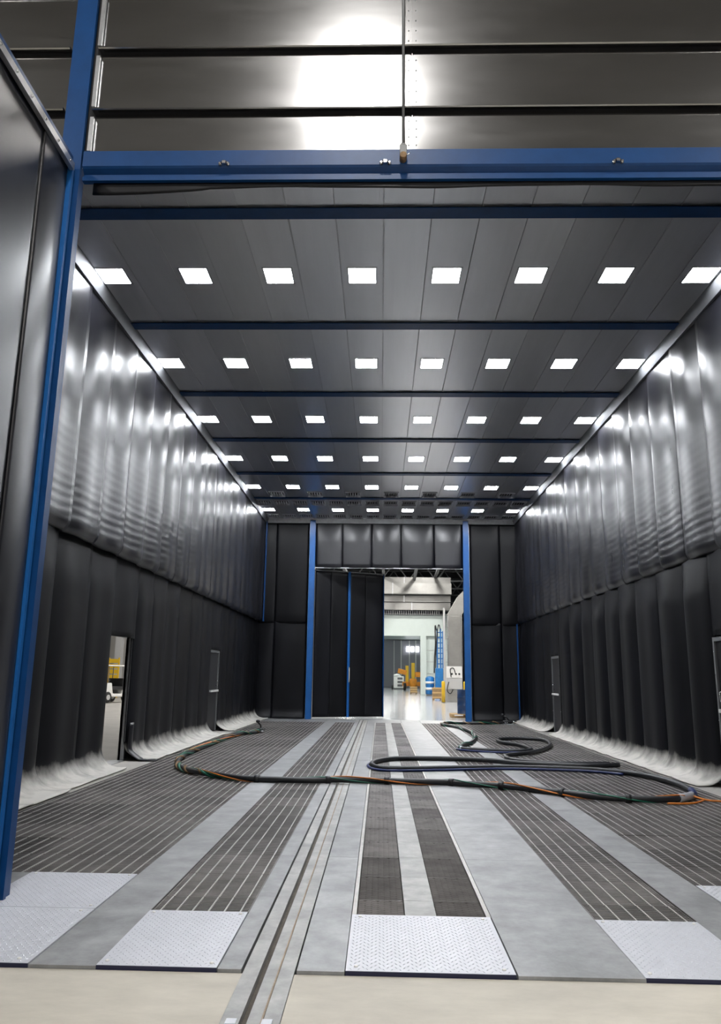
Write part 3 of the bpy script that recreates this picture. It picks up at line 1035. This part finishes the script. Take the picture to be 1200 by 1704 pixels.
t1 = thing('blast_hose', 'black hose bundled with green and orange lines lying straight across the strips', 'hose', (0, 0, 0))
p1 = path(H1, HR + 0.004)
MB().tube(p1, HR, 10).build('hose_tube', 'rubberhose', t1)
half = len(p1) * 10 // 26
MB().tube(wound(p1, 0.0, 0.044, 6, 0.5, HR + 0.006), 0.009, 6).build('green_line', 'greenline', t1)
MB().tube(wound(p1[:], 0.0, 0.046, 5, 2.6, HR + 0.006), 0.009, 6).build('orange_line', 'orangeline', t1)
MB().tube(wound(p1[:half], 0.0, 0.044, 9, 4.0, HR + 0.005), 0.02, 6).build('tan_sleeve', 'tanwrap', t1)
MB().tube(wound(p1[:half + 8], 0.0, 0.044, 6, 1.2, HR + 0.005), 0.017, 6).build('green_line', 'greenline', t1)
for k in range(70, len(p1) - 4, 11):
    MB().tube([p1[k], p1[k] + (p1[k + 1] - p1[k]).normalized() * 0.07], HR + 0.013, 10).build('tie_band', 'dark', t1)
hose_nozzle(t1, (p1[0].x, p1[0].y, 0.065), p1[0] - p1[4])

t2 = thing('blast_hose', 'thick black hose with silver-taped coupling and long hairpin loop', 'hose', (0, 0, 0))
p2 = path(H2, HR + 0.004)
for q in p2:
    if q.x > 2.2 and q.y > 13.2:
        q.z += 0.0
MB().tube(p2[9:], HR, 10).build('hose_tube', 'rubberhose', t2)
MB().tube(p2[:11], HR + 0.002, 10).build('coupling_sleeve', 'bluehose', t2)
MB().tube(wound(p2[30:-2], 0.062, 0.004, 2, 0, 0.022), 0.020, 7).build('blue_line', 'bluehose', t2)
e = p1[-1]
d = (p2[0] - e)
MB().tube([e - (p1[-1] - p1[-5]) * 0.5, e + d * 0.3, p2[0], p2[2]], HR + 0.012, 12).build('taped_coupling', 'tape', t2)

t3 = thing('blast_hose', 'black hose snaking in loops over the far grating to a spray nozzle', 'hose', (0, 0, 0))
p3 = path(H3, HR + 0.004)
MB().tube(p3[:150], HR, 10).build('hose_tube', 'rubberhose', t3)
MB().tube(p3[149:], HR * 0.95, 10).build('hose_tube', 'rubberhose', t3)
MB().tube(wound(p3[100:135], 0.06, 0.004, 2, 0, 0.02), 0.018, 6).build('blue_line', 'bluehose', t3)
MB().tube(wound(p3[124:], 0.0, 0.05, 8, 0.5, HR + 0.004), 0.014, 6).build('green_line', 'greenline', t3)
MB().tube(wound(p3[165:], 0.0, 0.045, 8, 2.5, HR + 0.004), 0.018, 6).build('tan_sleeve', 'tanwrap', t3)
MB().tube([p3[123], p3[125]], HR + 0.012, 10).build('taped_coupling', 'tape', t3)
hose_nozzle(t3, (p3[-1].x, p3[-1].y, 0.07), (1, 0.35, 0))

oc = MB().tube(spline([(3.45, 9.62, 0.013), (3.75, 9.66, 0.013), (4.02, 9.95, 0.014), (4.0, 10.12, 0.014), (3.9, 10.0, 0.05), (4.05, 9.86, 0.02), (4.4, 9.88, 0.013), (4.62, 9.9, 0.03)], 8), 0.012, 6).build('orange_cable', 'orangeline')
tag(oc, 'short orange cable looped round the taped hose coupling', 'cable')

# ------------------------------------------------------------------ hall lamps (high bays)
hb0 = None
for (x, y, z) in [(-0.40, -1.0, 11.3), (-9.5, -1.0, 11.3), (8.9, -1.0, 11.3), (-0.40, -9, 11.3), (-9.5, -9, 11.3), (8.9, -9, 11.3),
                  (-13, 18, 11.3), (-13, 30, 11.3), (-13, 42, 11.3),
                  *[(x, y, 11.3) for y in (32, 39, 46, 53, 59) for x in (-2.5, 4.0)]]:
    if hb0 is None:
        hb0 = thing('high_bay_lamp', 'round high-bay lamp under the hall roof', 'lamp', (x, y, z), 'high-bay lamps under the hall roof')
        MB().lathe((0, 0, 0.02), [(0.42, 0.0), (0.40, 0.03), (0.20, 0.22), (0.12, 0.40), (0.10, 0.45)], 20).build('reflector', 'truss', hb0)
        MB().lathe((0, 0, 0), [(0.36, 0.0), (0.36, 0.018)], 20).build('lens', 'bay', hb0)
        MB().tube([(0, 0, 0.4), (0, 0, 0.88)], 0.02, 6).build('stem', 'truss', hb0)
    else:
        copy_tree(hb0, (x, y, z))

# ------------------------------------------------------------------ hall shell
struct(box(-46, 40, -14, 150, 12.2, 12.5).build('roof_deck', 'roof'), 'dark hall roof deck', 'roof')
struct(box(-46, 40, -14.4, -14, -0.3, 12.5).build('wall_hall_front', 'wallgrey'), 'grey hall wall facing the booth entrance', 'wall')
struct(box(-46, -45.6, -14, 150, -0.3, 12.5).build('wall_hall_left', 'wallgrey'), 'grey hall wall beyond the side doorway', 'wall')
struct(box(39.6, 40, -14, 150, -0.3, 12.5).build('wall_hall_right', 'wallgrey'), 'grey hall wall on the far side', 'wall')
struct(box(-46, 40, 150, 150.4, -0.3, 12.5).build('wall_hall_back', 'wallgrey'), 'grey hall end wall', 'wall')

# far spray booth: mint-white portal
portal = thing('spray_booth', 'mint-white spray booth with wide portal at the end of the hall', 'booth', (0, 66, 0))
box(-14, 5.6, 0.0, 0.3, 4.95, 6.75).build('lintel', 'mint', portal)
box(3.45, 3.95, -0.05, 0.4, 0.0, 4.95).build('jamb', 'mint', portal)
a = MB().box(3.95, 6.4, 0.3, 0.5, 0.0, 6.75)
sw = a.build('side_wall', 'mint', portal)
for k in range(6):
    box(3.95, 6.4, 0.27, 0.3, 0.75 + k, 0.78 + k).build('panel_joint', 'cabinet', sw)
box(-14, -13.6, 0, 44, 0, 6.75).build('inner_wall', 'mint', portal)
box(6.4, 6.6, 0.3, 44, 0, 6.75).build('inner_wall', 'mint', portal)
box(-14, 6.6, 0.3, 44, 6.75, 6.9).build('booth_roof', 'mint', portal)
for yy in (4, 13, 22, 30):
    for xx in (-4.0, 0.5, 4.0):
        box(xx - 0.9, xx + 0.9, yy, yy + 0.5, 6.68, 6.74).build('fill_strip', 'boothfill', portal)  # added emitters kept out of view, brighten the booth interior
bw = box(-14, 6.6, 44, 44.3, 0, 6.75).build('rear_panel', 'greydoor', portal)
for i, (x0, x1, y) in enumerate(((-2.0, 1.9, 43.8), (2.0, 2.9, 43.6), (3.0, 4.1, 43.8), (4.2, 5.0, 43.6), (5.1, 6.3, 43.8))):
    box(x0, x1, y, 43.99, 0.02, 6.6).build('sliding_panel', 'greydoor', bw)
    box(x1, x1 + 0.12, y - 0.05, 43.99, 0.02, 6.6).build('panel_edge', 'white', bw)
for x0 in (3.7, 4.35, 5.05):
    box(x0, x0 + 0.45, 43.45, 43.58, 5.0, 5.75).build('window_pane', 'window', bw)

# big rectangular ducts stacked above the portal
for i, (z0, z1, y0, n) in enumerate(((7.12, 7.75, 65.0, 6), (7.79, 8.33, 64.8, 5), (8.38, 9.28, 63.9, 4), (9.33, 9.85, 64.4, 5))):
    t = thing('box_duct', ('lowest', 'second', 'third', 'topmost')[i] + ' grey box duct of the stack above the mint-white booth', 'duct', (0, y0, z0))
    x = -14.0
    w = 20.0 / n
    for k in range(n):
        box(x + 0.015, x + w - 0.015, 0, 1.6, 0, z1 - z0).build('duct_section', 'duct', t)
        if k:
            box(x - 0.03, x + 0.03, -0.04, 1.6, -0.03, z1 - z0 + 0.03).build('flange', 'galv', t)
        x += w
t = thing('cable_tray', 'narrow ribbed tray between the box ducts and the mint-white booth', 'tray', (0, 65.75, 6.755))
box(-14, 5.6, 0, 0.5, 0, 0.06).build('tray_base', 'truss', t)
rb = MB()
for k in range(80):
    rb.box(-10 + k * 0.19, -10 + k * 0.19 + 0.09, -0.05, 0.0, 0.0, 0.34)
o = rb.build('tray_ribs', 'cabinet', t)
o['kind'] = 'stuff'

# roof trusses behind
for i, y in enumerate((68, 74, 80, 88)):
    t = thing('roof_truss', 'dark steel roof truss above the hall', 'truss', (0, y, 10.0), 'roof trusses of the hall')
    for z in (0.0, 1.7):
        MB().bar((-20, 0, z), (20, 0, z), 0.14, 0.14).build('chord', 'truss', t)
    for k in range(16):
        x = -20 + k * 2.5
        MB().bar((x, 0, 0), (x + 1.25, 0, 1.7), 0.09).build('diagonal', 'truss', t)
        MB().bar((x + 1.25, 0, 1.7), (x + 2.5, 0, 0), 0.09).build('diagonal', 'truss', t)
for i, x in enumerate((-3, 0, 2.6, 4.4)):
    t = MB().bar((x, 52, 9.6 + 0.3 * (i % 2)), (x + 0.8, 90, 9.9), 0.22, 0.22).build('roof_purlin', 'truss')
    tag(t, 'dark lengthwise roof purlin under the hall roof', 'purlin', 'roof purlins of the hall')

# round-elbow exhaust duct and electrical cabinets on the right
t = thing('exhaust_duct', 'large ribbed grey exhaust duct with bent elbow beside the hall floor', 'duct', (4.68, 48.5, 0))
box(-0.40, 0.40, -0.4, 0.4, 0.0, 5.35).build('riser', 'duct', t)
rbm = MB()
for k in range(30):
    rbm.box(-0.445, 0.445, -0.425, 0.425, 2.15 + k * 0.105, 2.18 + k * 0.105)
rbm.build('ribs', 'duct', t)
MB().extrude([(-0.45, 5.35), (0.45, 5.35), (1.05, 6.25), (0.25, 6.55)], 'y', -0.42, 0.42).build('elbow', 'duct', t)
MB().extrude([(0.25, 6.55), (1.05, 6.25), (2.4, 7.5), (1.7, 8.05)], 'y', -0.42, 0.42).build('diagonal_duct', 'duct', t)
for s in (-0.45, 0.43):
    box(s, s + 0.03, -0.44, -0.40, 2.1, 5.35).build('corner_strip', 'chrome', t)
t = tag(box(4.06, 4.18, 49.3, 49.5, 0, 5.9).build('corner_column', 'cabinet'), 'slim grey column beside the exhaust duct', 'column')
t = thing('electrical_cabinet', 'grey electrical cabinet with cables under the exhaust duct', 'cabinet', (4.55, 47.4, 0))
box(-0.5, 0.5, 0, 0.5, 0.75, 2.15).build('body', 'cabinet', t)
box(-0.48, 0.48, -0.03, 0, 1.45, 2.12).build('door', 'white', t)
box(-0.3, 0.48, -0.03, 0, 0.78, 1.40).build('door', 'cabinet', t)
box(-0.5, 0.5, 0.05, 0.45, 0, 0.74).build('plinth', 'duct', t)
MB().tube(spline([(-0.2, -0.05, 1.5), (-0.25, -0.06, 1.95), (-0.05, -0.06, 2.02), (0.05, -0.05, 1.75)]), 0.025, 6).build('cable', 'dark', t)
MB().tube(spline([(-0.35, -0.05, 1.2), (-0.45, -0.06, 0.7), (-0.25, -0.06, 0.5), (-0.1, -0.05, 0.75)]), 0.025, 6).build('cable', 'dark', t)
for dx in (-0.15, 0.1, 0.3):
    MB().lathe((dx, -0.03, 1.68), [(0.06, 0), (0.05, -0.03)], 10, 'y').build('gauge', 'dark', t)
struct(box(7.3, 7.5, 30, 60, 0, 12.2).build('wall_partition', 'wallgrey'), 'grey partition wall behind the exhaust duct', 'wall')

# bollards
for x, y, lab in ((3.78, 46.3, 'yellow bollard standing alone beside the electrical cabinet'), (4.95, 45.0, 'yellow bollard half hidden behind the blue drum')):
    t = thing('bollard', lab, 'bollard', (x, y, 0))
    MB().lathe((0, 0, 0), [(0.11, 0.0), (0.11, 1.18), (0.09, 1.23), (0.03, 1.25)], 16).build('post', 'yellow', t)
    MB().lathe((0, 0, 0), [(0.17, 0.0), (0.17, 0.012)], 16).build('base_plate', 'truss', t)

# pallet and drum behind the right rear post
t = thing('wooden_pallet', 'pale wooden pallet under the dark blue drum', 'pallet', (3.24, 29.4, 0))
for k in range(5):
    box(-0.58, 0.58, -0.5 + k * 0.22, -0.5 + k * 0.22 + 0.13, 0.11, 0.13).build('deck_board', 'wood', t)
for k in range(3):
    box(-0.58 + k * 0.53, -0.58 + k * 0.53 + 0.10, -0.5, 0.51, 0.022, 0.11).build('stringer', 'wood', t)
for k in range(3):
    box(-0.58, 0.58, -0.5 + k * 0.45, -0.5 + k * 0.45 + 0.1, 0.0, 0.022).build('bottom_board', 'wood', t)
t = thing('steel_drum', 'dark blue steel drum standing on the pale pallet', 'drum', (3.2, 29.35, 0.13))
MB().lathe((0, 0, 0), [(0.285, 0), (0.295, 0.01), (0.285, 0.02), (0.285, 0.28), (0.297, 0.30), (0.285, 0.32), (0.285, 0.57), (0.297, 0.59), (0.285, 0.61), (0.285, 0.86), (0.295, 0.87), (0.295, 0.885), (0.275, 0.885), (0.275, 0.875)], 24).build('body', 'drum', t)
MB().lathe((0.15, 0, 0.875), [(0.035, 0), (0.03, 0.012)], 10).build('bung', 'chrome', t)

# machines further back
t = thing('orange_machine', 'orange wheeled machine with upright mast at the end of the hall', 'machine', (3.55, 85.0, 0))
MB().lathe((0.05, -0.3, 0.35), [(0.30, 0), (0.42, 0.25), (0.42, 0.75), (0.36, 0.95)], 16).build('bucket', 'orange', t)
box(-0.10, 0.26, 0.2, 0.6, 0.6, 3.0).build('mast', 'yellow', t)
box(-0.75, -0.42, 0.3, 0.6, 0.6, 2.7).build('mast', 'yellow', t)
MB().bar((-0.6, 0.5, 1.9), (-1.55, 0.7, 2.15), 0.5).build('boom', 'orange', t)
MB().bar((0.3, 0.5, 1.75), (1.35, 0.6, 1.75), 0.55).build('boom', 'orange', t)
box(-1.1, 1.3, 0.0, 1.0, 0.5, 0.95).build('chassis', 'orange', t)
for x in (-0.85, 1.0):
    w_ = MB().lathe((x - 0.15, 0.0, 0.42), [(0.36, 0), (0.42, 0.04), (0.42, 0.26), (0.36, 0.3)], 16, 'x').build('wheel', 'tyre', t)
    MB().lathe((x - 0.17, 0.0, 0.42), [(0.2, 0), (0.2, 0.34)], 12, 'x').build('hub', 'orange', w_)
t = thing('white_machine', 'white cabinet machine with domed lid beside the orange machine', 'machine', (2.15, 92.0, 0))
box(-0.55, 0.65, 0, 1.0, 0.15, 1.55).build('body', 'white', t, bevel=0.06)
MB().lathe((-0.15, 0.4, 1.55), [(0.45, 0), (0.42, 0.12), (0.3, 0.22), (0.05, 0.28)], 16).build('dome', 'white', t)
for k in range(3):
    box(-0.1, 0.5, -0.03, 0.0, 0.35 + 0.4 * k, 0.6 + 0.4 * k).build('vent', 'truss', t)
box(-0.7, 0.7, -0.1, 1.1, 0.0, 0.15).build('base', 'truss', t)
for x in (-0.8,):
    MB().lathe((x, 0.0, 0.25), [(0.2, 0), (0.25, 0.03), (0.25, 0.15), (0.2, 0.18)], 14, 'x').build('wheel', 'tyre', t)

t = thing('blue_machine', 'squat blue round-cornered machine in front of the mint booth', 'machine', (4.05, 63.0, 0))
MB().lathe((0, 0, 0.1), [(0.30, 0), (0.36, 0.05), (0.36, 0.55), (0.33, 0.60), (0.36, 0.65), (0.36, 1.3), (0.28, 1.40), (0.1, 1.45)], 18).build('body', 'cobalt', t)
MB().lathe((0, 0, 0.45), [(0.37, 0), (0.37, 0.2)], 18).build('band', 'white', t)
MB().lathe((0, 0, 0.95), [(0.37, 0), (0.37, 0.18)], 18).build('band', 'white', t)
box(-0.3, 0.3, -0.3, 0.3, 0, 0.12).build('base', 'truss', t)
t = thing('mast_lift', 'tall blue mast lift with hanging cables beside the mint booth', 'lift', (4.78, 62.5, 0))
box(-0.32, 0.30, -0.4, 0.4, 0.1, 2.2).build('body', 'cobalt', t, bevel=0.04)
for x in (-0.15, 0.12, 0.32):
    box(x - 0.06, x + 0.06, -0.1, 0.1, 2.2, 5.5 - abs(x)).build('mast', 'cobalt', t)
for k in range(7):
    box(-0.2, 0.38, -0.12, -0.1, 2.5 + 0.42 * k, 2.58 + 0.42 * k).build('rung', 'blue_pale_lit', t)
MB().tube(spline([(-0.42, -0.2, 1.8), (-0.38, -0.2, 3.0), (-0.30, -0.2, 4.2), (-0.32, -0.2, 5.6), (-0.2, -0.2, 5.2)]), 0.05, 6).build('cable', 'dark', t)
MB().tube(spline([(-0.3, -0.2, 2.2), (-0.26, -0.2, 3.5), (-0.15, -0.2, 5.0), (-0.02, -0.2, 5.7), (0.1, -0.2, 5.3)]), 0.04, 6).build('cable', 'dark', t)
for x in (-0.3, 0.3):
    MB().lathe((x - 0.08, -0.3, 0.12), [(0.1, 0), (0.12, 0.02), (0.12, 0.14), (0.1, 0.16)], 12, 'x').build('wheel', 'tyre', t)


def crate(x, y, w, d, h, label):
    t = thing('wooden_crate', label, 'crate', (x, y, 0))
    box(-w / 2, w / 2, -d / 2, d / 2, 0.1, h).build('body', 'card', t)
    for k in range(3):
        zz = 0.14 + k * (h - 0.22) / 2
        box(-w / 2 - 0.02, w / 2 + 0.02, -d / 2 - 0.02, -d / 2, zz, zz + 0.1).build('slat', 'wood', t)
    for s in (-1, 1):
        box(s * w * 0.4 - 0.06, s * w * 0.4 + 0.06, -d / 2, d / 2, 0, 0.1).build('runner', 'card', t)


crate(3.72, 50.6, 0.62, 0.5, 0.80, 'brown slatted crate beside the yellow bollard')
crate(2.98, 69.0, 0.6, 0.6, 0.62, 'low brown slatted crate inside the mint-white portal')

# ------------------------------------------------------------------ seen through the side doorway
cart = thing('utility_cart', 'white utility cart with flat roof seen through the side doorway', 'cart', (-13.35, 39.1, 0), rz=1.2)
MB().extrude([(-1.3, 0.42), (-1.15, 0.95), (-0.55, 0.98), (-0.42, 0.45), (0.28, 0.42), (0.36, 0.78), (0.92, 0.74), (1.0, 0.40), (0.85, 0.28), (-1.1, 0.28)], 'y', 0.0, 1.1).build('body', 'white', cart, bevel=0.04)
box(-0.45, 0.55, 0.06, 1.04, 0.62, 0.80).build('seat', 'dark', cart)
box(0.32, 0.48, 0.06, 1.04, 0.78, 1.20).build('seat_back', 'dark', cart)
box(-1.0, 0.85, -0.05, 1.15, 1.80, 1.86).build('roof', 'white', cart, bevel=0.02)
for x in (-0.8, 0.7):
    for y in (0.05, 1.05):
        MB().tube([(x * 0.95, y, 0.8), (x, y, 1.8)], 0.022, 6).build('roof_post', 'truss', cart)
for x in (-0.82, 0.62):
    for y in (-0.06, 0.9):
        w_ = MB().lathe((x, y, 0.27), [(0.2, 0), (0.27, 0.03), (0.27, 0.2), (0.2, 0.23)], 16, 'y').build('wheel', 'tyre', cart)
        MB().lathe((x, y - 0.01, 0.27), [(0.13, 0), (0.13, 0.25)], 12, 'y').build('hub', 'cabinet', w_)
MB().tube([(-0.5, 0.35, 0.9), (-0.3, 0.35, 1.15)], 0.02, 6).build('steering_column', 'dark', cart)

struct(box(-45, -4.62, 52, 52.3, -0.3, 12.3).build('wall_side', 'wallgrey'), 'grey hall wall behind the utility cart', 'wall')
t = thing('yellow_gate', 'yellow safety gate panel standing behind the utility cart', 'gate', (-16.5, 47.0, 0))
for x in (-0.32, 0.32):
    box(x - 0.04, x + 0.04, -0.05, 0.05, 0, 2.4).build('gate_post', 'yellow', t)
for k in range(7):
    box(-0.28, 0.28, -0.03, 0.03, 0.15 + k * 0.32, 0.40 + k * 0.32).build('rail', 'yellow', t)
t = thing('building_column', 'pale steel column of the hall behind the yellow gate', 'column', (-17.35, 50.0, 0))
box(-0.2, 0.2, 0, 0.05, 0, 12.2).build('flange', 'cabinet', t)
box(-0.2, 0.2, 0.45, 0.5, 0, 12.2).build('flange', 'cabinet', t)
box(-0.03, 0.03, 0.05, 0.45, 0, 12.2).build('web', 'cabinet', t)
